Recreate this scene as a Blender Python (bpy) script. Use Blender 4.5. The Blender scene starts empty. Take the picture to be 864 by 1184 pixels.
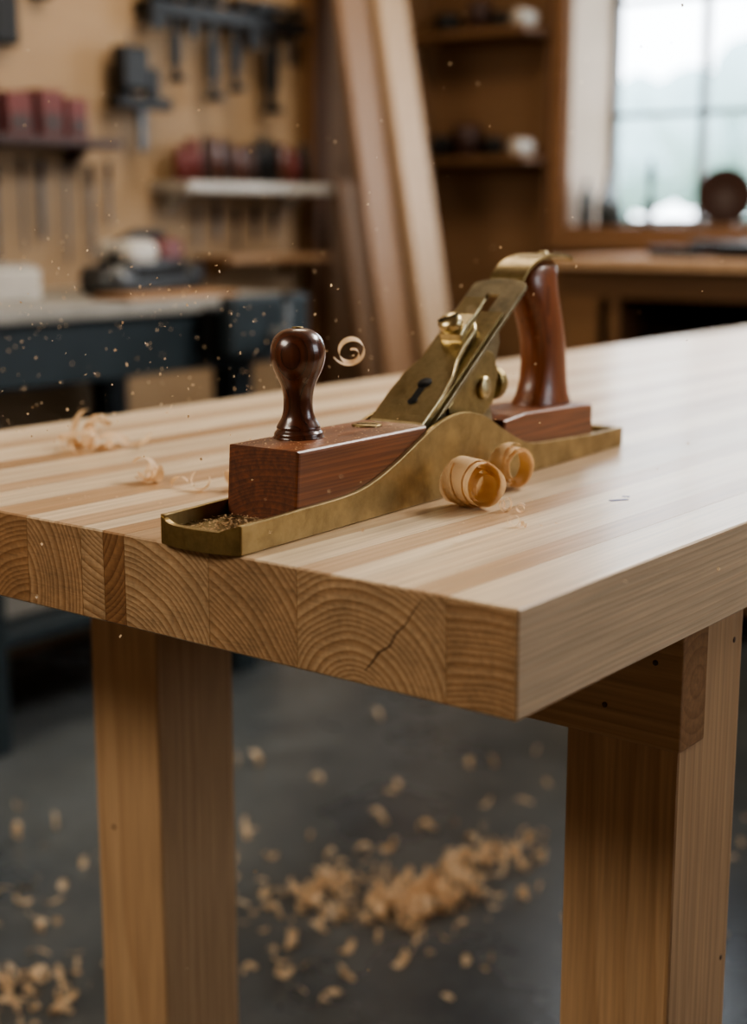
import bpy, bmesh, math, random
from mathutils import Vector, Matrix, noise
R = random.Random(7)
D = bpy.data
scene = bpy.context.scene

# ------------------------------------------------------------------ materials
def srgb(r, g, b):
    def f(c):
        c /= 255.0
        return c/12.92 if c <= .04045 else ((c+.055)/1.055)**2.4
    return (f(r), f(g), f(b), 1)

class NT:
    def __init__(s, name):
        s.m = D.materials.new(name); s.m.use_nodes = True
        s.t = s.m.node_tree; s.b = s.t.nodes['Principled BSDF']
        s.out = s.t.nodes['Material Output']
    def n(s, typ, **kw):
        nd = s.t.nodes.new(typ)
        for k, v in kw.items(): setattr(nd, k, v)
        return nd
    def l(s, a, b): s.t.links.new(a, b)
    def math(s, op, a, b=None, clamp=False):
        nd = s.n('ShaderNodeMath', operation=op); nd.use_clamp = clamp
        for i, x in enumerate((a, b)):
            if x is None: continue
            if isinstance(x, (int, float)): nd.inputs[i].default_value = x
            else: s.l(x, nd.inputs[i])
        return nd.outputs[0]
    def vmath(s, op, a, b=None):
        nd = s.n('ShaderNodeVectorMath', operation=op)
        for i, x in enumerate((a, b)):
            if x is None: continue
            if isinstance(x, tuple): nd.inputs[i].default_value = x
            else: s.l(x, nd.inputs[i])
        return nd.outputs['Value'] if op in ('LENGTH', 'DOT_PRODUCT') else nd.outputs[0]
    def mix(s, f, a, b, bt='MIX'):
        nd = s.n('ShaderNodeMix', data_type='RGBA', blend_type=bt)
        for i, x in ((0, f), (6, a), (7, b)):
            if isinstance(x, (int, float, tuple)): nd.inputs[i].default_value = x
            else: s.l(x, nd.inputs[i])
        return nd.outputs[2]
    def noise(s, vec, scale, detail=3, rough=.5, dist=0):
        nd = s.n('ShaderNodeTexNoise'); nd.inputs['Scale'].default_value = scale
        nd.inputs['Detail'].default_value = detail; nd.inputs['Roughness'].default_value = rough
        nd.inputs['Distortion'].default_value = dist
        if vec is not None: s.l(vec, nd.inputs['Vector'])
        return nd.outputs['Fac']
    def ramp(s, f, stops):
        nd = s.n('ShaderNodeValToRGB'); e = nd.color_ramp.elements
        while len(e) < len(stops): e.new(.5)
        for i, (p, c) in enumerate(stops):
            e[i].position = p; e[i].color = c if isinstance(c, tuple) else (c, c, c, 1)
        s.l(f, nd.inputs[0]); return nd.outputs[0]
    def bump(s, h, strength, dist=.001):
        nd = s.n('ShaderNodeBump'); nd.inputs['Strength'].default_value = strength
        nd.inputs['Distance'].default_value = dist
        s.l(h, nd.inputs['Height']); s.l(nd.outputs[0], s.b.inputs['Normal'])

def solid_wood(name, light, dark, axis='Y', freq=260, ring=.5, rough=.5, end=(.58, .47, .36, 1), fibre=.25, spread=.35, coat=0, bump=.15, endring=0., dist=.022, tintcol=(.62, .47, .34, 1), etint=False, saw=False):
    """3-D timber: growth rings round a per-board pith axis, with fibres."""
    k = NT(name)
    tc = k.n('ShaderNodeTexCoord').outputs['Object']
    cen = k.n('ShaderNodeAttribute', attribute_name='cen').outputs['Vector']
    tint = k.n('ShaderNodeAttribute', attribute_name='tint').outputs['Fac']
    mask = {'X': (.03, 1, 1), 'Y': (1, .03, 1), 'Z': (1, 1, .03)}[axis]
    fm = {'X': (9, 260, 260), 'Y': (260, 9, 260), 'Z': (260, 260, 9)}[axis]
    dm = {'X': (1.2, 9, 9), 'Y': (9, 1.2, 9), 'Z': (9, 9, 1.2)}[axis]
    nm = k.n('ShaderNodeTexCoord').outputs['Normal']
    ax = {'X': (1, 0, 0), 'Y': (0, 1, 0), 'Z': (0, 0, 1)}[axis]
    e = k.math('ABSOLUTE', k.vmath('DOT_PRODUCT', nm, ax))
    e = k.math('POWER', e, 4.0)
    p = k.vmath('SUBTRACT', tc, cen)
    p = k.vmath('MULTIPLY', p, mask)
    shifted = k.vmath('ADD', tc, k.vmath('MULTIPLY', cen, (7.3, 5.1, 3.7)))
    dn = k.noise(k.vmath('MULTIPLY', shifted, dm), 1.0, 2)
    L = k.vmath('LENGTH', p)
    L = k.math('ADD', L, k.math('MULTIPLY', dn, dist))
    ph = k.math('MULTIPLY', L, freq)
    # ring spacing drifts from year to year
    ph = k.math('ADD', ph, k.math('MULTIPLY', k.math('SINE', k.math('MULTIPLY', L, freq*.9)), .45))
    fr = k.math('FRACT', ph)
    rg = k.ramp(fr, [(0, 0.0), (.25, .05), (.78, .65), (.9, 1.0), (1.0, 0.0)])
    ramt = k.math('ADD', ring, k.math('MULTIPLY', e, endring))
    col = k.mix(k.math('MULTIPLY', rg, ramt, True), light, dark)
    fb = k.noise(k.vmath('MULTIPLY', shifted, fm), 1.0, 3)
    fbr = k.ramp(fb, [(.3, 1 - fibre), (.7, 1.0)])
    col = k.mix(1.0, col, fbr, 'MULTIPLY')
    big = k.noise(k.vmath('MULTIPLY', shifted, tuple(x*.25 for x in dm)), 1.0, 2)
    col = k.mix(1.0, col, k.ramp(big, [(.3, .86), (.7, 1.0)]), 'MULTIPLY')
    if etint:
        et = k.n('ShaderNodeAttribute', attribute_name='etint').outputs['Fac']
        tm = k.n('ShaderNodeMix', data_type='FLOAT'); k.l(e, tm.inputs[0]); k.l(tint, tm.inputs[2]); k.l(et, tm.inputs[3])
        tn = tm.outputs[0]
    else:
        tn = k.math('MULTIPLY', tint, k.math('SUBTRACT', 1.0, k.math('MULTIPLY', e, .6)))
    col = k.mix(k.math('MULTIPLY', tn, spread), col, k.mix(1.0, col, tintcol, 'MULTIPLY'))
    ecol = k.mix(1.0, col, end, 'MULTIPLY')
    if etint:   # latewood rings read much darker on the cut end
        ecol = k.mix(k.math('MULTIPLY', rg, .62), ecol, k.mix(1.0, ecol, (.50, .42, .33, 1), 'MULTIPLY'))
    col = k.mix(e, col, ecol)
    h = k.math('ADD', fb, k.math('MULTIPLY', rg, .4))
    if saw:
        # blotchy weathering + slanted saw scratches on the end grain
        bl = k.ramp(k.noise(tc, 26, 5, .7), [(.32, .72), (.62, 1.0)])
        rot = k.n('ShaderNodeMapping'); rot.inputs['Rotation'].default_value = (0, .9, 0); rot.inputs['Scale'].default_value = (22, 1, 700)
        k.l(tc, rot.inputs[0])
        sc = k.noise(rot.outputs[0], 1.0, 2)
        col = k.mix(e, col, k.mix(1.0, k.mix(1.0, col, bl, 'MULTIPLY'), k.ramp(sc, [(.30, .82), (.5, 1.0)]), 'MULTIPLY'))
        h = k.math('ADD', h, k.math('MULTIPLY', k.math('MULTIPLY', sc, e), 1.5))
    k.l(col, k.b.inputs['Base Color'])
    k.l(k.math('ADD', rough, k.math('MULTIPLY', e, .2)), k.b.inputs['Roughness'])
    k.b.inputs['Coat Weight'].default_value = coat
    k.b.inputs['Coat Roughness'].default_value = .15
    k.bump(h, bump, .0006)
    return k.m

def metal(name, c1, c2, rough=(.25, .5), scale=60, metallic=1.0, bump=.1, brushed=None, patina=.5):
    k = NT(name)
    tc = k.n('ShaderNodeTexCoord').outputs['Object']
    n1 = k.noise(tc, scale, 5, .65)
    v = k.vmath('MULTIPLY', tc, brushed) if brushed else tc
    n2 = k.noise(v, 300 if not brushed else 1, 3)
    n3 = k.noise(tc, scale*.45, 6, .75, 1.0)
    c = k.mix(k.ramp(n1, [(.35, 0.), (.68, 1.)]), c1, c2)
    c = k.mix(k.math('MULTIPLY', k.ramp(n3, [(.48, 0.), (.66, 1.)]), patina), c, k.mix(1.0, c, (.42, .38, .32, 1), 'MULTIPLY'))
    k.l(c, k.b.inputs['Base Color'])
    r = k.ramp(k.math('ADD', k.math('MULTIPLY', n1, .6), k.math('MULTIPLY', n2, .4)), [(.3, rough[0]), (.7, rough[1])])
    k.l(r, k.b.inputs['Roughness'])
    k.b.inputs['Metallic'].default_value = metallic
    k.bump(n2, bump, .0004)
    return k.m

def plain(name, c, rough=.5, metallic=0, var=.25, scale=12, bump=.05):
    k = NT(name)
    tc = k.n('ShaderNodeTexCoord').outputs['Object']
    n = k.noise(tc, scale, 4, .6)
    col = k.mix(1.0, c, k.ramp(n, [(.3, 1-var), (.7, 1.0)]), 'MULTIPLY')
    k.l(col, k.b.inputs['Base Color'])
    k.b.inputs['Roughness'].default_value = rough
    k.b.inputs['Metallic'].default_value = metallic
    k.bump(n, bump, .002)
    return k.m

def shaving(name, c1, c2, tl=.3):
    k = NT(name)
    tc = k.n('ShaderNodeTexCoord').outputs['Object']
    n = k.noise(tc, 45, 3)
    col = k.mix(n, c1, c2)
    k.l(col, k.b.inputs['Base Color']); k.b.inputs['Roughness'].default_value = .6
    tr = k.n('ShaderNodeBsdfTranslucent'); k.l(col, tr.inputs[0])
    ms = k.n('ShaderNodeMixShader'); ms.inputs[0].default_value = tl
    k.l(k.b.outputs[0], ms.inputs[1]); k.l(tr.outputs[0], ms.inputs[2]); k.l(ms.outputs[0], k.out.inputs[0])
    return k.m

M = {}
M['bench'] = solid_wood('maple_laminate', srgb(240, 219, 188), srgb(208, 174, 136), 'Y', 210, .42, .38, end=(.68, .57, .46, 1), spread=1.0, coat=.12, endring=.45, dist=.02, tintcol=(.60, .45, .33, 1), etint=True, saw=True, bump=.22)
M['bench_leg'] = solid_wood('pine_leg', srgb(206, 172, 134), srgb(166, 130, 94), 'Z', 110, .5, .55, spread=.3)
M['bench_rail'] = solid_wood('pine_rail', srgb(196, 162, 124), srgb(156, 122, 86), 'X', 110, .5, .55, spread=.3)
M['block'] = solid_wood('plane_beech', srgb(148, 90, 54), srgb(88, 50, 28), 'Y', 300, .55, .42, end=(.62, .52, .45, 1), fibre=.5, coat=.08)
M['tote'] = solid_wood('tote_wood', srgb(140, 80, 46), srgb(80, 43, 24), 'Z', 260, .55, .36, end=(.8, .7, .65, 1), fibre=.4, coat=.2)
M['knob'] = solid_wood('rosewood_knob', srgb(100, 54, 36), srgb(48, 25, 16), 'Z', 240, .7, .26, end=(.85, .8, .75, 1), fibre=.4, coat=.5)
M['brass'] = metal('aged_brass', srgb(168, 150, 108), srgb(126, 110, 76), (.30, .54), 45)
M['brass_side'] = metal('brass_shell', srgb(180, 158, 114), srgb(140, 120, 84), (.32, .52), 25, brushed=(60, 900, 900), patina=.4)
M['brass_l'] = metal('polished_brass', srgb(208, 194, 156), srgb(172, 157, 120), (.26, .44), 60, patina=.35)
M['steel'] = metal('bronze_steel', srgb(168, 157, 130), srgb(124, 114, 92), (.3, .5), 50)
M['dark'] = plain('black_iron', srgb(26, 25, 24), .45, .3)
M['hole'] = plain('painted_hole_shade', srgb(8, 7, 6), .8)  # near-black colour stands in for the shade inside openings
M['shave'] = shaving('wood_shaving', srgb(246, 224, 190), srgb(226, 190, 146))
M['roll'] = shaving('curled_shaving', srgb(246, 220, 180), srgb(236, 200, 152), .2)
M['teal'] = plain('teal_paint', srgb(40, 51, 56), .5)
M['greytop'] = plain('worn_grey_top', srgb(148, 144, 136), .5)
M['white'] = plain('white_plastic', srgb(184, 178, 168), .45)
M['red'] = plain('red_box', srgb(100, 38, 29), .5)
M['redbrown'] = plain('red_brown', srgb(60, 37, 29), .5)
M['tan'] = solid_wood('shelf_timber', srgb(172, 136, 100), srgb(132, 98, 68), 'Y', 60, .4, .5)
M['boardA'] = solid_wood('leaning_board', srgb(160, 126, 94), srgb(128, 97, 70), 'Z', 60, .4, .6, spread=.6)
M['boardB'] = solid_wood('leaning_board_pale', srgb(208, 176, 142), srgb(178, 144, 108), 'Z', 60, .4, .6)
M['cab'] = solid_wood('cabinet_timber', srgb(132, 99, 67), srgb(98, 69, 44), 'X', 50, .4, .5)
M['frame'] = solid_wood('window_timber', srgb(148, 110, 78), srgb(114, 81, 54), 'X', 60, .4, .5)
M['muntin'] = plain('muntin_paint', srgb(112, 114, 116), .5)
M['paint'] = plain('reveal_plaster', srgb(180, 160, 142), .7, var=.12)
M['grey'] = plain('grey_metal', srgb(96, 98, 100), .35, .7)
M['glassy'] = plain('jar_glass', srgb(90, 100, 105), .15, .1)
M['blue'] = plain('blue_pencil', srgb(50, 72, 150), .6)
M['knot'] = plain('nail_dark', srgb(84, 58, 40), .6)
M['crack'] = plain('crack_shadow', srgb(84, 60, 40), .9)
M['leaf'] = plain('hazy_foliage', srgb(150, 172, 174), .9, 0, .15, 2)  # outdoor haze is put into this pale leaf and trunk colour
M['grass'] = plain('grass', srgb(165, 175, 150), .9)
M['ceil'] = plain('ceiling_paint', srgb(144, 124, 100), .8)

k = NT('concrete_floor')
tc = k.n('ShaderNodeTexCoord').outputs['Object']
n1 = k.noise(tc, 1.6, 6, .6); n2 = k.noise(tc, 40, 4, .6); n3 = k.noise(tc, 7, 5, .65)
c = k.mix(k.ramp(n1, [(.35, 0.), (.65, 1.)]), srgb(76, 82, 86), srgb(106, 109, 108))
c = k.mix(1.0, c, k.ramp(n3, [(.35, .76), (.62, 1.0)]), 'MULTIPLY')
c = k.mix(1.0, c, k.ramp(n2, [(.3, .8), (.7, 1.0)]), 'MULTIPLY')
k.l(c, k.b.inputs['Base Color'])
k.l(k.ramp(n1, [(.3, .20), (.7, .42)]), k.b.inputs['Roughness'])
k.bump(n2, .15, .001)
M['floor'] = k.m
def wall_mat(name, c1, c2, axis):
    k = NT(name)
    tc = k.n('ShaderNodeTexCoord').outputs['Object']
    n = k.noise(k.vmath('MULTIPLY', tc, (3, 3, 12)), 1.0, 5, .6, .6)
    n2 = k.noise(tc, 1.3, 2)
    c = k.mix(n, c1, c2)
    c = k.mix(1.0, c, k.ramp(n2, [(.3, .8), (.7, 1.0)]), 'MULTIPLY')
    k.l(c, k.b.inputs['Base Color']); k.b.inputs['Roughness'].default_value = .65
    k.bump(n, .1, .002)
    return k.m
M['peg'] = wall_mat('pegboard_wall', srgb(168, 141, 108), srgb(142, 115, 85), 'Y')
M['wallb'] = wall_mat('panelled_wall', srgb(140, 106, 74), srgb(114, 84, 56), 'X')

# ------------------------------------------------------------------ builder
class B:
    def __init__(s):
        s.v = []; s.f = []; s.mi = []; s.sm = []; s.mats = []; s.cen = []; s.tint = []; s.et = []
        s.T = Matrix.Identity(4); s.ccen = (0, 0, 0); s.ctint = 0.; s.cet = 0.
    def mat(s, m):
        m = M[m] if isinstance(m, str) else m
        if m not in s.mats: s.mats.append(m)
        return s.mats.index(m)
    def add(s, vs, fs, m, smooth=False, T=None):
        o = len(s.v); i = s.mat(m); X = s.T @ T if T is not None else s.T
        for p in vs:
            s.v.append(tuple(X @ Vector(p))); s.cen.append(s.ccen); s.tint.append(s.ctint); s.et.append(s.cet)
        for f in fs:
            s.f.append([a+o for a in f]); s.mi.append(i); s.sm.append(smooth)
    def bm(s, bm, m, smooth=False, T=None):
        bm.verts.ensure_lookup_table()
        bmesh.ops.recalc_face_normals(bm, faces=bm.faces)
        for i, v in enumerate(bm.verts): v.index = i
        s.add([v.co[:] for v in bm.verts], [[v.index for v in f.verts] for f in bm.faces], m, smooth, T); bm.free()
    def box(s, x0, x1, y0, y1, z0, z1, m, bevel=0, seg=2, T=None, smooth=False):
        bm = bmesh.new(); bmesh.ops.create_cube(bm, size=1)
        for v in bm.verts:
            v.co = Vector(((x0+x1)/2+v.co.x*(x1-x0), (y0+y1)/2+v.co.y*(y1-y0), (z0+z1)/2+v.co.z*(z1-z0)))
        if bevel: bmesh.ops.bevel(bm, geom=bm.edges[:], offset=bevel, segments=seg, profile=.5, affect='EDGES')
        s.bm(bm, m, smooth, T)
    def prism(s, pts, a0, a1, m, axis='X', bevel=0, seg=2, T=None, smooth=False):
        bm = bmesh.new()
        def P(p, a):
            return {'X': (a, p[0], p[1]), 'Y': (p[0], a, p[1]), 'Z': (p[0], p[1], a)}[axis]
        lo = [bm.verts.new(P(p, a0)) for p in pts]; hi = [bm.verts.new(P(p, a1)) for p in pts]
        n = len(pts); f1 = bm.faces.new(lo); f2 = bm.faces.new(hi[::-1])
        for i in range(n): bm.faces.new((lo[i], lo[(i+1) % n], hi[(i+1) % n], hi[i]))
        bmesh.ops.recalc_face_normals(bm, faces=bm.faces)
        if bevel:
            es = set(f1.edges) | set(f2.edges)
            bmesh.ops.bevel(bm, geom=list(es), offset=bevel, segments=seg, profile=.5, affect='EDGES')
        s.bm(bm, m, smooth, T)
    def lathe(s, prof, m, seg=32, T=None, smooth=True):
        vs = []; fs = []
        for r, z in prof:
            for i in range(seg):
                a = 2*math.pi*i/seg; vs.append((r*math.cos(a), r*math.sin(a), z))
        for j in range(len(prof)-1):
            for i in range(seg):
                i2 = (i+1) % seg
                fs.append((j*seg+i, j*seg+i2, (j+1)*seg+i2, (j+1)*seg+i))
        fs.append(tuple(range(seg))[::-1]); fs.append(tuple((len(prof)-1)*seg+i for i in range(seg)))
        s.add(vs, fs, m, smooth, T)
    def tube(s, path, r, m, seg=10):
        path = [Vector(p) for p in path]; vs = []; fs = []
        for j, p in enumerate(path):
            t = (path[min(j+1, len(path)-1)]-path[max(j-1, 0)]).normalized()
            u = t.orthogonal().normalized() if j == 0 else (u - t*u.dot(t)).normalized()
            w = t.cross(u); rr = r[j] if isinstance(r, (list, tuple)) else r
            for i in range(seg):
                a = 2*math.pi*i/seg; vs.append(tuple(p+u*rr*math.cos(a)+w*rr*math.sin(a)))
        for j in range(len(path)-1):
            for i in range(seg):
                i2 = (i+1) % seg; fs.append((j*seg+i, j*seg+i2, (j+1)*seg+i2, (j+1)*seg+i))
        fs.append(tuple(range(seg))[::-1]); fs.append(tuple((len(path)-1)*seg+i for i in range(seg)))
        s.add(vs, fs, m, True)
    def loft(s, secs, m, seg=28, power=2.6):
        vs = []; fs = []
        for cy, z, a, b in secs:
            for i in range(seg):
                t = 2*math.pi*i/seg; c, q = math.cos(t), math.sin(t)
                e = 2/power
                vs.append((b*math.copysign(abs(c)**e, c), cy+a*math.copysign(abs(q)**e, q), z))
        for j in range(len(secs)-1):
            for i in range(seg):
                i2 = (i+1) % seg; fs.append((j*seg+i, j*seg+i2, (j+1)*seg+i2, (j+1)*seg+i))
        fs.append(tuple(range(seg))[::-1]); fs.append(tuple((len(secs)-1)*seg+i for i in range(seg)))
        s.add(vs, fs, m, True)
    def spiral(s, T, r0, r1, turns, width, m='shave', a0=0, drift=0, jag=0, seg=26, taper=.0, wob=0, sq=1.0, endtaper=0):
        n = max(6, int(seg*turns)); vs = []; fs = []
        for i in range(n+1):
            t = i/n; a = a0+t*turns*2*math.pi; r = r0+(r1-r0)*t
            w = width*(1-taper*abs(2*t-1)**2)*.5
            if endtaper: w *= min(1, .15+min(t, 1-t)/endtaper)
            jl = R.uniform(-jag, jag); jr = R.uniform(-jag, jag); d = drift*t
            for kx in range(3):
                xx = d + (-w+jl, 0, w+jr)[kx]
                rr = r*(1+(.0 if kx == 1 else wob))
                vs.append((xx, rr*math.cos(a), rr*math.sin(a)*sq))
        for i in range(n):
            for kx in range(2):
                a = i*3+kx; fs.append((a, a+1, a+4, a+3))
        s.add(vs, fs, m, True, T)
    def done(s, name, parent=None):
        me = D.meshes.new(name); me.from_pydata(s.v, [], s.f)
        for m in s.mats: me.materials.append(m)
        me.polygons.foreach_set('material_index', s.mi)
        me.polygons.foreach_set('use_smooth', s.sm)
        a = me.attributes.new('cen', 'FLOAT_VECTOR', 'POINT')
        a.data.foreach_set('vector', [c for v in s.cen for c in v])
        a = me.attributes.new('tint', 'FLOAT', 'POINT'); a.data.foreach_set('value', s.tint)
        a = me.attributes.new('etint', 'FLOAT', 'POINT'); a.data.foreach_set('value', s.et)
        me.update()
        o = D.objects.new(name, me); scene.collection.objects.link(o)
        if parent: o.parent = parent
        return o
    def rnd(s, tint=None, spread=.12, at=(0, 0, 0)):
        s.ccen = (at[0]+R.uniform(-spread, spread), at[1]+R.uniform(-spread, spread), at[2]+R.uniform(-spread, spread))
        s.ctint = R.random() if tint is None else tint
        return s

def empty(name, loc, rz=0):
    e = D.objects.new(name, None); e.location = loc; e.rotation_euler = (0, 0, rz)
    e.empty_display_size = .05
    scene.collection.objects.link(e); return e
def TR(x, y, z, rx=0, ry=0, rz=0):
    return Matrix.Translation((x, y, z)) @ Matrix.Rotation(rz, 4, 'Z') @ Matrix.Rotation(ry, 4, 'Y') @ Matrix.Rotation(rx, 4, 'X')

# ------------------------------------------------------------------ room
XL, XR, YF, YB, ZC = -2.5, 2.0, -2.2, 3.4, 2.7
b = B(); b.box(XL-.1, XR+.1, YF-.1, YB+.1, -.1, 0, 'floor'); b.done('floor')
b = B(); b.box(XL-.1, XR+.1, YF-.1, YB+.1, ZC, ZC+.1, 'ceil'); b.done('ceiling')
b = B(); b.box(XL-.1, XL, YF, 2.74, 0, ZC, 'peg'); b.box(XL-.1, XL, 2.74, YB+.3, 0, ZC, 'wallb'); b.done('wall_left')
WX0, WX1, WZ0, WZ1 = -1.979, -.68, 1.075, 2.12
b = B()
b.box(XL, WX0, YB, YB+.3, 0, ZC, 'wallb'); b.box(WX1, XR, YB, YB+.3, 0, ZC, 'wallb')
b.box(WX0, WX1, YB, YB+.3, 0, WZ0-.03, 'wallb'); b.box(WX0, WX1, YB, YB+.3, WZ1, ZC, 'wallb')
b.done('wall_back')
Y20, Y21, Z20, Z21 = 1.1, 2.4, 1.2, 2.2
b = B()
b.box(XR, XR+.1, YF, Y20, 0, ZC, 'peg'); b.box(XR, XR+.1, Y21, YB+.3, 0, ZC, 'peg')
b.box(XR, XR+.1, Y20, Y21, 0, Z20, 'peg'); b.box(XR, XR+.1, Y20, Y21, Z21, ZC, 'peg'); b.done('wall_right')
b = B(); b.box(XL, XR, YF-.1, YF, 0, ZC, 'peg'); b.done('wall_front')
b = B()
b.box(WX0-.001, WX0+.008, YB-.0, YB+.25, WZ0, WZ1, 'paint'); b.box(WX1-.008, WX1, YB, YB+.25, WZ0, WZ1, 'paint')
yg = YB+.25
for i in range(5):
    x = WX0+.008+i*(WX1-WX0-.016)/4; w = .022 if i in (0, 4) else .010
    b.box(x-w, x+w, yg, yg+.03, WZ0, WZ1, 'muntin')
for i in range(4):
    z = WZ0+i*(WZ1-WZ0)/3; w = .022 if i in (0, 3) else .008
    b.box(WX0, WX1, yg, yg+.03, z-w, z+w, 'muntin')
b.done('window_1')
b = B(); b.rnd(); b.box(WX0, WX1, YB-.02, YB+.3, WZ0-.03, WZ0, 'frame'); b.done('window_sill')
b = B()
b.rnd(.2); b.box(WX0-.05, WX0+.0, YB-.025, YB, WZ0-.06, WZ1+.05, 'frame', .003)
b.rnd(.2); b.box(WX1, WX1+.05, YB-.025, YB, WZ0-.06, WZ1+.05, 'frame', .003)
b.rnd(.2); b.box(WX0-.05, WX1+.05, YB-.04, YB-.02, WZ0-.075, WZ0-.03, 'frame', .003)
b.done('trim_1')
b = B()
for i in range(4):
    y = Y20+i*(Y21-Y20)/3; b.box(XR+.02, XR+.06, y-.02, y+.02, Z20, Z21, 'muntin')
for z in (Z20, (Z20+Z21)/2, Z21): b.box(XR+.02, XR+.06, Y20, Y21, z-.02, z+.02, 'muntin')
b.done('window_2')
b = B(); b.box(-16, 8, 3.9, 26, -.5, -.4, 'grass'); b.done('lawn')
def tree(x, y, h, r):
    b = B(); b.tube([(x, y, -.37), (x+.1, y, h*.4), (x, y, h*.8)], [.16, .12, .06], 'leaf')
    for i in range(9):
        bm = bmesh.new(); bmesh.ops.create_icosphere(bm, subdivisions=3, radius=r*R.uniform(.4, .65))
        for v in bm.verts: v.co *= 1+.35*noise.noise(v.co*2.2+Vector((i*3, 0, 0)))
        b.bm(bm, 'leaf', True, TR(x+R.uniform(-r, r)*.7, y+R.uniform(-r, r)*.5, h*.75+R.uniform(-.5, .5)*r))
    b.done('tree')
tree(-6.0, 14, 2.6, .9); tree(-9.2, 17, 2.6, 1.0); tree(-4.0, 15, 2.8, 1.0); tree(-7.9, 19, 2.9, 1.2)

# ------------------------------------------------------------------ main workbench
ZT, ZU = .88, .812
b = B()
c1 = (-.118, .800); c2 = (-.275, .760); c3 = (-.335, .775)
G = .00022
st = [(0, -.050, .05, (-.02, .70), .35, 1), (-.050, -.078, .85, c1, .10, 1), (-.078, -.118, .25, c1, .10, 0), (-.118, -.140, .0, c1, .10, 0),
      (-.140, -.168, .75, c1, .10, 0), (-.168, -.205, .12, c2, .30, 1), (-.205, -.247, .65, c2, .30, 0), (-.247, -.285, .0, c3, .05, 1),
      (-.285, -.330, .8, c3, .05, 0), (-.330, -.352, 1.0, (-.40, .90), 1.0, 1), (-.352, -.376, .05, (-.30, .98), .15, 1), (-.376, -.405, .7, (-.47, .83), .45, 1),
      (-.405, -.437, .1, (-.47, .83), .45, 0), (-.437, -.480, .9, (-.43, .78), .75, 1), (-.480, -.53, .1, (-.52, .76), .2, 1), (-.53, -.56, .75, (-.55, .95), .6, 1),
      (-.56, -.62, .15, (-.60, .78), .1, 1), (-.62, -.655, 1.0, (-.6, .96), .8, 1), (-.655, -.715, .05, (-.68, .77), .3, 1), (-.715, -.75, .7, (-.74, .95), .6, 1), (-.75, -.82, .2, (-.80, .77), .2, 1)]
for i, (x1, x0, t, c, et, gap) in enumerate(st):
    b.ccen = (c[0], 0, c[1]); b.ctint = t; b.cet = et
    g1 = G if (gap and i) else 0; g0 = G if (i+1 < len(st) and st[i+1][5]) else 0
    b.prism([(0.0012, ZU), (2.7, ZU), (2.7, ZT), (.0012, ZT), (0, ZT-.0012), (0, ZU+.0012)], x0+g0, x1-g1 if i else -.0012, 'bench')
b.ccen = (-.02, 0, .70); b.ctint = .28; b.cet = .35
b.prism([(0.0012, ZU+.0012), (2.6988, ZU+.0012), (2.6988, ZT-.0012), (.0012, ZT-.0012)], -.0012, 0, 'bench')
for z0, z1 in ((ZU+.0012, ZU), (ZT-.0012, ZT)):
    b.add([(-.0012, .0012, z1), (-.0012, 2.7, z1), (0, 2.7, z0), (0, .0012, z0)], [(0, 1, 2, 3)], 'bench')
b.add([(-.0012, 0, ZU+.0012), (-.0012, 0, ZT-.0012), (0, .0012, ZT-.0012), (0, .0012, ZU+.0012)], [(0, 1, 2, 3)], 'bench')
top = b.done('bench_top')
wb = empty('workbench', (0, 0, 0)); top.parent = wb
# drying crack in the end grain
b = B()
cp = [(-.112, .822, .0003), (-.106, .829, .0008), (-.101, .836, .0010), (-.093, .841, .0008), (-.088, .850, .0007), (-.080, .858, .0005), (-.074, .868, .0004), (-.068, .875, .0001)]
vs = []
for x, z, w_ in cp: vs += [(x-w_*.5, -.0002, z+w_*.4), (x+w_*.5, -.0002, z-w_*.4)]
b.add(vs, [(2*i, 2*i+1, 2*i+3, 2*i+2) for i in range(len(cp)-1)], 'crack')
b.done('end_crack', wb)
b = B()
for (x0, x1) in ((-.103, -.010), (-.645, -.552)):
    for (y0, y1) in ((.2365, .342), (2.30, 2.40)):
        b.rnd(at=((x0+x1)/2, 0, .4), spread=.05); b.box(x0, x1, y0, y1, 0, ZU, 'bench_leg', .003)
b.done('legs', wb)
b = B()
for (y0, y1) in ((.2350, .277), (2.36, 2.402)):
    b.rnd(.4, at=(0, y0, .75), spread=.04); b.box(-.80, -.0085, y0, y1, .7196, ZU, 'bench_rail', .002)
for x, z in ((-.03, .785), (-.07, .745)):
    b.lathe([(.0022, 0), (.0022, .0004)], 'knot', 10, TR(x, .2349, z, math.pi/2))
b.done('cross_rails', wb)
b = B()
for y, z in ((.325, .785), (.33, .52)):
    b.lathe([(.0024, 0), (.0024, .0003)], 'knot', 10, TR(-.0101, y, z, 0, math.pi/2))
for x, z in ((-.07, .42), (-.62, .5)):
    b.lathe([(.0022, 0), (.0022, .0003)], 'knot', 10, TR(x, .2364, z, math.pi/2))
b.done('knots', wb)
b = B()
b.box(-.008, .008, -.0020, .0020, 0, .0003, 'blue', T=TR(-.115, .33, ZT, rz=1.0)); b.box(-.003, .003, -.001, .001, 0, .0003, 'blue', T=TR(-.118, .347, ZT, rz=.4)); b.done('pencil_mark', wb)

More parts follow.
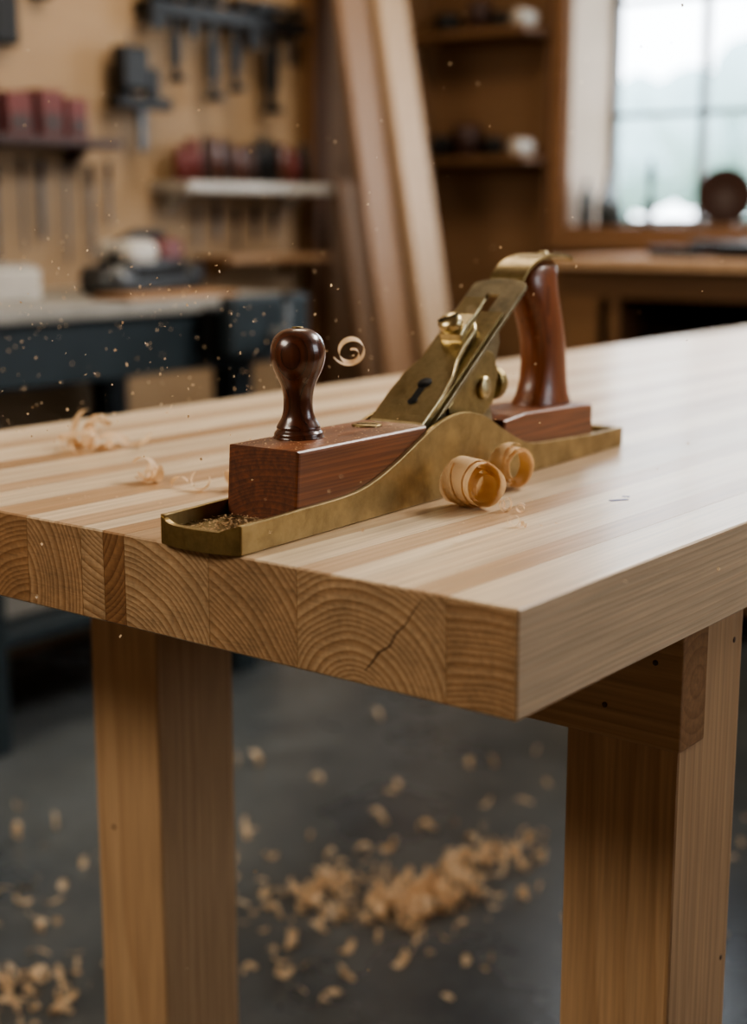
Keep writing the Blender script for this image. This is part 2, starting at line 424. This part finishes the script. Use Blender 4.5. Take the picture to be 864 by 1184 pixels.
# ------------------------------------------------------------------ hand plane
rz = math.atan2(.033, .583)
pl = empty('hand_plane', (-.252, -.002, ZT+.0003), rz)
W = .036; LN = .584
b = B()
prof = [(0, .0205), (.03, .0205), (.061, .021), (.113, .0217), (.146, .0254), (.181, .036), (.217, .0505), (.245, .0610), (.268, .0650), (.290, .0650),
        (.318, .0585), (.345, .046), (.372, .034), (.393, .027), (.42, .0240), (.45, .0225), (.517, .0195), (LN, .019)]
def cr(p, n=4):
    o = []
    for i in range(len(p)-1):
        p0 = p[max(i-1, 0)]; p1 = p[i]; p2 = p[i+1]; p3 = p[min(i+2, len(p)-1)]
        for j in range(n):
            t = j/n
            o.append(tuple(.5*((2*p1[k])+(-p0[k]+p2[k])*t+(2*p0[k]-5*p1[k]+4*p2[k]-p3[k])*t*t+(-p0[k]+3*p1[k]-3*p2[k]+p3[k])*t**3) for k in (0, 1)))
    o.append(p[-1]); return o
poly = [(0, 0)] + cr(prof) + [(LN, 0)]
b.prism(poly, W-.004, W, 'brass_side', bevel=.0008); b.prism(poly, -W, -W+.004, 'brass_side', bevel=.0008)
b.box(-W+.004, W-.004, .001, LN-.001, 0, .005, 'brass')
# toe: a shallow lipped tray, bowed forward, with scooped notch beside the near wall
n = 14
for i in range(n):
    x0 = -W+.001+(2*W-.002)*i/n; x1 = -W+.001+(2*W-.002)*(i+1)/n
    def yb(x): return -.006*(1-(x/W)**2)
    def zt(x):
        d = (W-.001-x)
        z = .0150+.0050*max(0, 1-(x+W)/.016)**2
        z += .0052*max(0, 1-d/.014)**.7
        return z
    vs = [(x0, yb(x0), 0), (x1, yb(x1), 0), (x1, yb(x1)+.0048, 0), (x0, yb(x0)+.0048, 0),
          (x0, yb(x0), zt(x0)), (x1, yb(x1), zt(x1)), (x1, yb(x1)+.0048, zt(x1)), (x0, yb(x0)+.0048, zt(x0))]
    b.add(vs, [(3, 2, 1, 0), (4, 5, 6, 7), (0, 1, 5, 4), (2, 3, 7, 6), (1, 2, 6, 5), (3, 0, 4, 7)], 'brass')
tp = [(-W+.001, 0), (W-.001, 0), (W-.001, .0188), (-W+.001, .0188)]
b.prism(tp, LN-.0045, LN, 'brass', axis='Y', bevel=.0007)
b.done('brass_body', pl)
b = B(); b.box(-W+.0045, W-.0045, .0, .066, .005, .0105, 'brass', .001); b.box(-W+.0045, W-.0045, .50, .578, .005, .012, 'brass', .001)
b.done('tray_pads', pl)
b = B(); b.ccen = (.01, 0, -.05); b.ctint = .3
BH = .061
b.prism([(.064, .006), (.236, .006), (.240, .03), (.234, BH-.001), (.068, BH)], -W+.0042, W-.0042, 'block', bevel=.003, seg=3)
b.done('front_block', pl)
b = B()
for y, x in ((.205, -.006),):
    b.lathe([(.0, 0), (.0115, 0), (.0120, .0008), (.010, .0016), (.0, .0016)], 'brass', 28, TR(x, y, BH-.0008))
    b.box(-.008, .008, -.001, .001, .0012, .0019, 'hole', T=TR(x, y, BH-.0008, rz=.4))
b.done('block_screw', pl)
b = B(); b.ccen = (.02, .0, 0)
kp = [(.0, 0), (.0175, 0), (.0182, .0015), (.0180, .0035), (.0165, .0055), (.0160, .0065), (.0163, .0080), (.0150, .0105), (.0125, .0150), (.0112, .0200), (.0108, .0260), (.0112, .0320),
      (.0125, .0380), (.0150, .0440), (.0178, .0500), (.0197, .0560), (.0204, .0620), (.0197, .0680), (.0174, .0735), (.0138, .0772), (.0095, .0794), (.0048, .0805), (.0, .0808)]
b.lathe(cr(kp, 3), 'knob', 40, TR(-.011, .124, BH-.0005))
b.lathe([(0, 0), (.0042, 0), (.0040, .0009), (0, .0012)], 'brass', 20, TR(-.011, .124, BH+.0800))
b.done('knob', pl)
b = B(); b.ccen = (.0, 0, -.03); b.ctint = .2
b.prism([(.357, .006), (.527, .006), (.525, .0475), (.505, .0490), (.395, .0530), (.357, .050)], -W+.0042, W-.0042, 'block', bevel=.003, seg=3)
b.done('rear_block', pl)
b = B(); b.ccen = (.03, .46, 0)
b.loft([(.481, .0485, .038, .0215), (.481, .053, .0365, .0210), (.4825, .060, .032, .0192), (.484, .072, .0282, .0178), (.484, .090, .0258, .0172), (.481, .108, .0252, .0172),
        (.475, .126, .0260, .0172), (.467, .142, .0280, .0172), (.462, .155, .0300, .0168), (.461, .167, .0300, .0158), (.466, .176, .026, .0138), (.472, .182, .018, .009)], 'tote')
b.done('tote', pl)
b = B()
path = [(.404, .156), (.409, .164), (.416, .172), (.428, .180), (.446, .1855), (.468, .1880), (.495, .1865), (.506, .1835)]
path = cr(path, 3)
off = []
for i, p in enumerate(path):
    a = Vector(path[max(i-1, 0)]); c = Vector(path[min(i+1, len(path)-1)]); t = (c-a).normalized(); off.append((p[0]+t.y*.003, p[1]-t.x*.003))
b.prism(path+off[::-1], -.0175, .0175, 'brass', bevel=.0006)
b.lathe([(0, 0), (.005, 0), (.0045, .002), (0, .003)], 'brass_l', 20, TR(0, .478, .1875))
b.done('tote_strap', pl)
b = B()
b.prism([(.262, .006), (.356, .006), (.360, .045), (.350, .070), (.368, .115), (.366, .128), (.355, .122), (.262, .056)], -.020, .020, 'steel', bevel=.002)
b.done('frog', pl)
th = math.radians(35)
TI = TR(0, .243, .053, th)
b = B(); b.T = TI
b.box(-.027, .027, -.014, .130, -.004, 0, 'steel', .0006)
b.box(-.027, -.006, .128, .180, -.004, 0, 'steel', .0006); b.box(.006, .027, .128, .180, -.004, 0, 'steel', .0006)
arc = [(-.027, .178)] + [(.027*math.sin(a), .190+.010*math.cos(a)) for a in [math.radians(x) for x in range(-80, 81, 16)]] + [(.027, .178)]
b.prism(arc, -.004, 0, 'steel', axis='Z', bevel=.0006)
b.prism([(-.003, .0002), (.004, .0045), (.014, .0050), (.030, .0030), (.150, .0030), (.150, .0002)], -.0240, .0240, 'brass', bevel=.0005)
b.done('iron_and_chipbreaker', pl)
b = B(); b.T = TI
out = [(-.0255, -.002), (.0260, -.002), (.0265, .035), (.0240, .058), (.0180, .078), (.0155, .098), (.0155, .118), (.0110, .126), (-.0110, .126), (-.0150, .118), (-.0150, .098), (-.0175, .078), (-.0235, .058), (-.0258, .035)]
b.prism(out, .0050, .0105, 'brass_l', axis='Z', bevel=.0016, seg=3)
b.prism([(.100, .010), (.128, .010), (.150, .0135), (.152, .0165), (.130, .0155), (.112, .0175), (.102, .0160)], -.0105, .0105, 'brass_l', bevel=.0012)
b.done('lever_cap', pl)
b = B(); b.T = TI
b.lathe([(0, 0), (.0062, 0), (.0062, .0004), (0, .0004)], 'hole', 24, TR(.003, .046, .0104))
b.box(.000, .006, .022, .046, .0104, .0108, 'hole'); b.lathe([(0, 0), (.0044, 0), (.0044, .0004), (0, .0004)], 'hole', 24, TR(.003, .024, .0104)); b.done('keyhole', pl)  # no cut-through: dark plates on the cap paint the keyhole's inner shade
b = B(); b.T = TI
b.lathe([(0, 0), (.0045, 0), (.0045, .006), (.0095, .007), (.0102, .009), (.0102, .013), (.0088, .0155), (.004, .017), (0, .0172)], 'brass_l', 28, TR(0, .108, .012))
b.box(-.009, .009, -.0008, .0008, .0284, .0295, 'hole', T=TR(0, .108, 0, rz=.6)); b.done('cap_screw', pl)
b = B()
b.lathe([(0, 0), (.006, 0), (.006, .003), (.0145, .004), (.0152, .006), (.0152, .012), (.0145, .014), (.008, .015), (.006, .018), (0, .018)], 'brass', 24, TR(.0, .378, .078, -math.pi/2), smooth=False)
b.tube([(0, .355, .078), (0, .402, .078)], .003, 'steel')
b.done('depth_wheel', pl)
b = B()
for sx in (-1, 1):
    b.prism([(.285, .050), (.330, .052), (.352, .066), (.360, .088), (.352, .108), (.338, .112), (.300, .088), (.280, .068)], sx*.0205-.0025, sx*.0205+.0025, 'brass', bevel=.0012)
    b.lathe([(0, 0), (.0095, 0), (.0095, .003), (.006, .0042), (0, .0042)], 'brass_l', 24, TR(sx*.023, .334, .080, 0, sx*math.pi/2))
b.done('frog_cheeks', pl)
b = B()
def speck(x, y, z, s, m='shave'):
    a = R.uniform(0, 6.28); T = TR(x, y, z, R.uniform(-.3, .3), R.uniform(-.3, .3), a)
    b.add([(-s, -s*.4, 0), (s, -s*.5, s*.1), (s*.8, s*.5, 0), (-s*.7, s*.4, s*.2)], [(0, 1, 2, 3)], m, False, T)
for i in range(420):
    speck(R.gauss(.0, .014) if R.random() < .5 else R.uniform(-.030, .030), R.uniform(.002, .062), .0112+R.uniform(0, .001), R.uniform(.0005, .0017))
for i in range(260):
    speck(R.uniform(-.029, .029), .07+R.random()**1.2*.15, BH+.0003, R.uniform(.0003, .0010))
for i in range(40):
    speck(R.uniform(-.029, .029), R.uniform(.53, .576), .0126, R.uniform(.0004, .001))
b.done('sawdust', pl)

# ------------------------------------------------------------------ shavings on bench
b = B()
b.spiral(TR(-.199, .236, ZT+.0200, 0, 0, -.35), .0198, .0158, 3.0, .025, a0=2.2, jag=.0006, drift=.021, m='roll', seg=34, endtaper=.12)
b.spiral(TR(-.184, .231, ZT+.0185, 0, 0, -.35), .0140, .0080, 1.6, .016, a0=.6, jag=.0006, drift=.004, m='roll', seg=34, endtaper=.15)
b.done('shaving_curl')
b = B()
b.spiral(TR(-.212, .322, ZT+.0192, 0, 0, -.30), .0190, .0110, 2.8, .017, a0=1.0, jag=.0005, drift=.006, m='roll', seg=34, endtaper=.12)
b.done('shaving_curl')
def small_curl(b, x, y, z0, r, turns, w, tilt=0, drift=None, rzv=None, sq=1.0):
    s0 = len(b.v)
    b.spiral(TR(x, y, 0, R.uniform(0, 6.28), tilt, R.uniform(0, 6.28) if rzv is None else rzv), r, r*R.uniform(.45, .8), turns, w, a0=R.uniform(0, 6.28), drift=(R.uniform(.3, 1.6)*r if drift is None else drift), jag=w*.06, seg=14, taper=R.uniform(.2, .95), sq=sq)
    mz = min(v[2] for v in b.v[s0:])
    for i in range(s0, len(b.v)): b.v[i] = (b.v[i][0], b.v[i][1], b.v[i][2]-mz+z0)
b = B()
for (x, y, r, t, w) in ((-.158, .235, .006, 1.5, .003), (-.150, .240, .004, 1.8, .003), (-.125, .190, .005, 1.4, .0025), (-.118, .196, .003, 1.2, .002), (-.165, .245, .004, .8, .003)):
    small_curl(b, x, y, ZT+.0002, r, t, w, .2)
for i in range(26): speck(R.uniform(-.19, -.10), R.uniform(.12, .33), ZT+.0004, R.uniform(.0005, .0014))
for (cx, cy, n, rr) in ((-.665, .26, 11, .021), (-.455, .155, 6, .012), (-.395, .190, 7, .014), (-.50, .42, 2, .008)):
    for i in range(n):
        r = R.uniform(.5, 1)*rr
        small_curl(b, cx+R.uniform(-.035, .035), cy+R.uniform(-.03, .03), ZT+.0002, r, R.uniform(.35, 1.0), R.uniform(.007, .013), R.uniform(-.5, .5), drift=r*R.uniform(.5, 2))
for i in range(200): speck(R.uniform(-.75, -.30), R.uniform(.03, .6), ZT+.0004, R.uniform(.0005, .0015))
b.done('bench_shavings')
b = B()
b.spiral(TR(-.307, .227, .997, .3, .3, -.75), .0140, .0050, 1.7, .0105, a0=3.4, drift=.014, taper=.6)
b.done('flying_shaving')
b = B()
for i in range(700):
    if i < 480: x = R.gauss(-.50, .15); y = R.gauss(.16, .15); z = R.gauss(.985, .06)
    else: x = R.uniform(-.75, .05); y = R.uniform(-.15, .6); z = R.uniform(.6, 1.25)
    if -.84 < x < .02 and y > -.02 and z < ZT+.01: continue
    s = R.uniform(.0005, .0014); b.T = TR(x, y, z, R.uniform(0, 6), R.uniform(0, 6), R.uniform(0, 6))
    b.add([(-s, -s*.6, 0), (s, -s*.6, 0), (s*.6, s*.7, 0), (-s*.7, s*.6, s*.3)], [(0, 1, 2, 3)], 'shave')
b.done('airborne_sawdust')

# ------------------------------------------------------------------ floor shavings
b = B()
def flk(x, y, z, big):
    r = R.uniform(.008, .022)*big
    small_curl(b, x, y, z+.0003, r, R.uniform(.2, .75), R.uniform(.006, .016)*big, R.uniform(-.5, .5), drift=r*R.uniform(0, 1.5), sq=R.uniform(.3, .8))
def flake(cx, cy, sp, n, big=1.):
    for i in range(n): flk(R.gauss(cx, sp[0]), R.gauss(cy, sp[1]), R.uniform(0, .003), big)
def pile(p, q, n, w, big=1., h=.02):
    for i in range(n):
        t = R.random(); cx = p[0]+(q[0]-p[0])*t; cy = p[1]+(q[1]-p[1])*t
        x = cx+R.gauss(0, w); y = cy+R.gauss(0, w)
        flk(x, y, R.random()*h*math.exp(-((x-cx)**2+(y-cy)**2)/(w*w*2)), big)
pile((-.89, 1.03), (-.84, 1.18), 170, .028, 1.1, .03)
pile((-.90, 1.22), (-.83, 1.36), 60, .03, 1.1)
pile((-1.02, .99), (-.98, 1.08), 40, .025, 1.1)
pile((-1.24, .44), (-1.12, .52), 90, .05, 1.0)
flake(-.93, 1.05, (.13, .18), 60, 1.1)
flake(-1.1, .85, (.2, .2), 38, 1.0)
flake(-1.1, 1.5, (.3, .25), 36, 1.1)
flake(-.62, 1.45, (.12, .25), 26, 1.0)
flake(-1.3, .6, (.15, .2), 40, 1.0)
flake(-.85, .75, (.12, .12), 10, .9)
b.done('floor_shavings')

# ------------------------------------------------------------------ left wall storage
b = B(); b.rnd(.5); b.box(XL+.001, XL+.05, 2.72, 2.80, 0, ZC, 'cab', .003); b.done('wall_stud')
def shelf(name, y0, y1, z, m, depth=.16, th=.022, br=True):
    b = B(); b.rnd(.3); b.box(XL+.001, XL+depth, y0, y1, z-th, z, m, .003)
    if br:
        for y in (y0+.06, y1-.06):
            b.prism([(XL+.001, z-th), (XL+depth*.6, z-th), (XL+.001, z-th-.05)], y-.008, y+.008, m, axis='Y')
    b.done(name)
shelf('wall_shelf', 1.30, 1.88, 1.290, 'redbrown', .14)
shelf('wall_shelf', 2.10, 2.70, 1.195, 'white', .15, .028)
shelf('wall_shelf', 2.26, 2.70, .995, 'tan', .14, .018)
b = B()
for y, w, h in ((1.38, .07, .10), (1.46, .07, .115), (1.55, .085, .10), (1.65, .08, .11), (1.735, .07, .095)):
    b.box(XL+.02, XL+.11, y, y+w-.006, 1.2905, 1.290+h, 'red', .004); b.box(XL+.105, XL+.112, y+.008, y+w-.016, 1.30, 1.290+h*.5, 'redbrown')
b.done('storage_boxes')
b = B(); y = 2.14
while y < 2.64:
    r = R.uniform(.016, .026); h = R.uniform(.09, .13)
    m = R.choice(('redbrown', 'dark', 'red', 'knob'))
    b.lathe([(0, 0), (r, 0), (r, h*.72), (r*.65, h*.82), (r*.7, h*.86), (r*.7, h), (0, h)], m, 20, TR(XL+.08, y, 1.1955)); y += r*2+.004
b.done('finish_bottles')
b = B(); b.rnd(.8); b.box(XL+.001, XL+.07, 2.06, 2.68, 1.615, 1.655, 'dark', .004)
for y, l, w in ((2.09, .05, .05), (2.15, .18, .014), (2.22, .06, .03), (2.29, .22, .02), (2.38, .19, .014), (2.46, .07, .05), (2.53, .24, .03), (2.62, .10, .014)):
    b.box(XL+.05, XL+.065, y-w/2, y+w/2, 1.63-l, 1.68, 'dark', .002)
    b.box(XL+.04, XL+.10, y-w/2-.008, y+w/2+.008, 1.66, 1.685, 'dark', .003)
    if l > .1:
        b.box(XL+.04, XL+.09, y-w/2-.004, y+w/2+.004, 1.63-l, 1.650-l, 'dark', .003)
        b.box(XL+.045, XL+.07, y-w/2-.006, y+w/2+.006, 1.60-l*.6, 1.63-l*.3, 'dark', .004)
b.done('clamp_rack')
b = B()
b.box(XL+.03, XL+.08, 1.95, 2.04, 1.42, 1.53, 'dark', .008); b.box(XL+.03, XL+.08, 1.93, 2.12, 1.375, 1.405, 'dark', .006)
b.box(XL+.04, XL+.07, 2.05, 2.08, 1.38, 1.48, 'dark', .003); b.tube([(XL+.05, 2.0, 1.53), (XL+.05, 2.0, 1.57)], .004, 'grey')
b.box(XL+.04, XL+.06, 2.02, 2.04, 1.27, 1.39, 'grey', .003); b.box(XL+.001, XL+.04, 1.99, 2.01, 1.39, 1.45, 'dark')
b.done('drill_press_vise')
b = B()
for y, z0, z1, w in ((1.50, 1.0, 1.24, .008), (1.58, .98, 1.22, .01), (1.66, 1.02, 1.24, .006), (1.72, 1.05, 1.24, .012), (1.80, .99, 1.24, .006), (1.88, 1.0, 1.23, .01), (1.94, 1.08, 1.24, .008),
                     (2.26, 1.02, 1.13, .008), (2.34, 1.04, 1.14, .012), (2.42, 1.01, 1.13, .008), (2.50, 1.04, 1.14, .012), (2.58, 1.05, 1.13, .01)):
    b.box(XL+.015, XL+.020, y-w/2, y+w/2, z0, z1, 'grey', .001)
    b.lathe([(0, 0), (w*.7, 0), (w*.8, .02), (w*.7, .04), (0, .045)], 'redbrown', 12, TR(XL+.02, y, z1-.045))
    b.tube([(XL, y, z1), (XL+.03, y, z1)], .003, 'dark')
b.done('hanging_chisels')
b = B()
b.prism([(1.45, 1.66), (1.62, 1.60), (1.62, 1.57), (1.45, 1.55)], XL+.012, XL+.018, 'white'); b.box(XL+.01, XL+.04, 1.58, 1.66, 1.50, 1.64, 'dark', .01)
b.done('hand_saw')
b = B()
b.box(XL+.01, XL+.035, 1.72, 1.77, 1.62, 1.80, 'dark', .006); b.box(XL+.01, XL+.04, 1.70, 1.90, 1.70, 1.74, 'dark', .006); b.tube([(XL, 1.80, 1.72), (XL+.03, 1.80, 1.72)], .006, 'grey')
b.done('try_square')
b = B()
b.prism([(1.36, 1.15), (1.46, 1.08), (1.47, 1.04), (1.36, 1.04)], XL+.002, XL+.007, 'dark'); b.box(XL+.001, XL+.026, 1.40, 1.475, 1.02, 1.10, 'redbrown', .008)
b.done('hand_saw')

def lean(name, y0, y1, xf, xt, zt, m, th=.022):
    b = B(); b.rnd(); L = math.hypot(xt-xf, zt); a = math.atan2(xt-xf, zt)
    b.box(0, th, y0, y1, 0, L, m, .002, T=TR(xf, 0, 0.006, 0, a, 0)); b.done(name)
lean('leaning_board', 2.645, 2.775, -2.02, -2.42, 2.35, 'boardA')
lean('leaning_board', 2.80, 2.935, -1.98, -2.42, 2.40, 'boardB', .028)
lean('leaning_board', 2.81, 2.90, -2.24, -2.445, 1.20, 'boardA')

# ------------------------------------------------------------------ teal bench with vice
tb = empty('side_workbench', (0, 0, 0))
b = B()
b.box(-2.495, -1.88, .2, 1.97, .895, .925, 'greytop', .004); b.box(-2.47, -1.90, .25, 1.95, .765, .895, 'teal', .004)
for x in (-2.42, -1.98):
    for y in (.3, 1.1, 1.86): b.box(x-.035, x+.035, y-.035, y+.035, 0, .765, 'teal', .004)
b.box(-2.44, -1.96, .3, 1.86, .22, .25, 'teal', .003)
b.done('frame', tb)
b = B()
b.box(-1.898, -1.86, 1.66, 1.92, .80, .905, 'dark', .006); b.box(-1.83, -1.79, 1.66, 1.92, .80, .93, 'teal', .008)
b.tube([(-1.86, 1.79, .84), (-1.74, 1.79, .84)], .016, 'grey', 16); b.tube([(-1.745, 1.79, .74), (-1.745, 1.79, .93)], .007, 'grey')
for y in (1.72, 1.86): b.tube([(-1.86, y, .82), (-1.82, y, .82)], .010, 'grey')
for z in (.74, .93): b.lathe([(0, -.01), (.011, -.008), (.011, .008), (0, .01)], 'dark', 16, TR(-1.745, 1.79, z))
b.done('vise', tb)
b = B()
b.T = TR(-2.17, 1.76, .9255, 0, 0, .35)
b.box(-.06, .06, -.20, .20, 0.004, .04, 'dark', .012); b.box(-.05, .05, -.16, .14, .035, .085, 'dark', .02, 3, smooth=True)
b.box(-.052, .052, -.15, -.01, .06, .125, 'white', .025, 4, smooth=True); b.box(-.045, .045, .02, .14, .05, .125, 'red', .02, 3, smooth=True)
b.tube([(0, -.15, .08), (0, -.13, .115), (0, -.04, .135), (0, .08, .135), (0, .15, .08)], .014, 'dark')
b.lathe([(0, -.06), (.034, -.06), (.034, .06), (0, .06)], 'dark', 20, TR(0, .18, .034, 0, math.pi/2)); b.lathe([(0, -.055), (.034, -.055), (.034, .055), (0, .055)], 'grey', 20, TR(0, -.18, .034, 0, math.pi/2))
b.done('belt_sander')
b = B(); b.box(-2.20, -2.06, 1.20, 1.36, .9255, .995, 'white', .006); b.box(-2.19, -2.07, 1.21, 1.35, .995, 1.003, 'greytop', .003); b.done('parts_box')
b = B(); b.rnd(); b.box(-2.02, -1.90, 1.46, 1.80, .9255, .937, 'tan', .002); b.done('offcut_board')
b = B(); b.rnd()
b.box(-2.3, -2.0, 2.03, 2.43, 0, .26, 'tan', .006); b.box(-2.27, -2.03, 2.06, 2.40, .26, .275, 'greytop', .004); b.done('storage_crate')
b = B(); b.box(-2.4, -2.05, 1.2, 1.65, .25, .52, 'greytop', .01); b.box(-2.38, -2.07, 1.22, 1.63, .52, .54, 'white', .004); b.done('tool_case', tb)

# ------------------------------------------------------------------ back wall: shelves, counter
def bshelf(z):
    b = B(); b.rnd(.3); b.box(XL+.03, -2.04, YB-.17, YB-.001, z-.022, z, 'cab', .003); b.done('corner_shelf')
for z in (1.29, 1.675, 2.0): bshelf(z)
b = B(); b.rnd(); b.box(-2.035, WX0-.052, YB-.05, YB-.001, 0, ZC, 'cab', .003); b.done('wall_post')
for tins in (((-2.40, 1.2905, .04, .07, 'dark'), (-2.30, 1.2905, .05, .10, 'redbrown'), (-2.20, 1.2905, .035, .06, 'dark')), ((-2.38, 1.6755, .045, .06, 'dark'), (-2.26, 1.6755, .04, .09, 'redbrown'), (-2.18, 1.6755, .03, .05, 'dark'))):
    b = B()
    for x, z, r, h, m in tins: b.lathe([(0, 0), (r, 0), (r, h*.8), (r*.8, h), (0, h)], m, 20, TR(x, YB-.09, z))
    b.done('paint_tins')
for z in (1.29, 1.675):
    b = B(); b.lathe([(0, -.04), (.022, -.04), (.025, -.035), (.025, .035), (.022, .04), (0, .04)], 'white', 24, TR(-2.075, YB-.12, z+.0255, math.pi/2)); b.done('paper_roll')
ct = empty('wall_counter', (0, 0, 0))
b = B(); b.rnd(); b.box(-1.68, 1.2, 2.78, YB-.002, .966, .996, 'boardB', .004); b.done('counter_top', ct)
b = B(); b.rnd(.3)
b.box(-1.66, -1.63, 2.82, YB-.002, 0, .966, 'cab'); b.box(-1.63, 1.18, 2.82, 2.845, .89, .966, 'cab')
for x in (-1.5, -.85, -.2, .45, 1.15):
    b.rnd(.3); b.box(x-.03, x+.03, 2.82, YB-.01, 0, .89, 'cab', .002)
b.box(-1.63, -1.5, 2.82, 2.84, 0, .89, 'cab')
b.box(-1.63, 1.18, 2.83, YB-.01, .70, .72, 'cab'); b.box(-1.63, 1.18, YB-.03, YB-.004, 0, .89, 'dark')
b.box(-1.6, 1.15, 2.83, YB-.04, .08, .10, 'cab')
b.done('cabinet', ct)
b = B()
for x in (-1.40, -1.22, -1.05): b.box(x, x+.14, 2.9, 3.2, .7205, .81, 'dark', .01)
b.done('tool_cases', ct)
b = B()
b.tube([(-1.45, 2.95, 1.0105), (-1.30, 2.93, 1.0105)], .014, 'dark'); b.tube([(-1.30, 2.93, 1.0105), (-1.12, 2.92, 1.0105)], .009, 'redbrown')
b.box(-1.36, -1.20, 3.0, 3.06, .9965, 1.04, 'dark', .008); b.box(-1.24, -1.08, 2.90, 2.98, .9965, 1.035, 'dark', .01)
b.done('bench_tools')
b = B()
for x, y, r, h in ((-1.93, 3.44, .022, .14), (-1.88, 3.47, .026, .12), (-1.83, 3.45, .022, .095), (-1.90, 3.52, .02, .17)):
    b.lathe([(0, 0), (r, 0), (r, h*.65), (r*.4, h*.8), (r*.4, h), (0, h)], 'glassy', 20, TR(x, y, WZ0+.0005))
b.done('glass_bottles')
b = B(); b.lathe(cr([(0, 0), (.03, 0), (.03, .008), (.012, .02), (.018, .05), (.022, .065), (.010, .085), (.007, .12), (.013, .14), (.014, .16), (.006, .18), (.008, .20), (0, .205)], 2), 'dark', 24, TR(-1.735, 3.49, WZ0+.0005)); b.done('turned_spindle')
b = B()
b.lathe([(0, 0), (.05, 0), (.084, .010), (.086, .016), (.078, .018), (.045, .010), (0, .008)], 'redbrown', 36, TR(-1.475, 3.47, WZ0+.090, math.pi/2+.12, 0, .25))
b.box(-1.52, -1.45, 3.44, 3.52, WZ0+.0005, WZ0+.008, 'cab', .002); b.done('turned_plate')

# ------------------------------------------------------------------ lights
def area(name, loc, target, sx, sy, power, col):
    l = D.lights.new(name, 'AREA'); l.shape = 'RECTANGLE'; l.size = sx; l.size_y = sy; l.energy = power; l.color = col
    o = D.objects.new(name, l); o.location = loc
    o.rotation_euler = (Vector(target)-Vector(loc)).to_track_quat('-Z', 'Y').to_euler(); scene.collection.objects.link(o); return o
area('added_key_light', (.15, 2.2, 2.6), (-.35, .4, .88), 1.1, .7, 94, (1, .96, .90))  # added key light, out of view, brightens the bench top and its sheen
area('added_fill_light', (-1.6, 1.9, 2.62), (-1.9, 1.9, 0), .8, .4, 20, (1, .84, .64))  # added warm light, out of view, brightens the background
area('added_fill_light', (-1.2, -1.6, 2.3), (-.4, .3, .5), 1.0, .6, 34, (1, .90, .76))  # added fill behind the camera, stands in for room bounce on end faces
w = D.worlds.new('World'); scene.world = w; w.use_nodes = True
bg = w.node_tree.nodes['Background']; bg.inputs[0].default_value = (.85, .925, 1.0, 1); bg.inputs[1].default_value = 8.5
try: scene.view_settings.look = 'AgX - Medium High Contrast'
except Exception: pass

# ------------------------------------------------------------------ camera
cam = D.cameras.new('camera'); co = D.objects.new('camera', cam); scene.collection.objects.link(co)
co.location = (.431, -.689, 1.10); co.rotation_euler = (math.radians(90-11.39), 0, math.radians(37.9))
cam.sensor_width = 36; cam.lens = 36*1688/1184; cam.clip_start = .01
cam.dof.use_dof = True; cam.dof.focus_distance = 1.05; cam.dof.aperture_fstop = 3.3
scene.camera = co
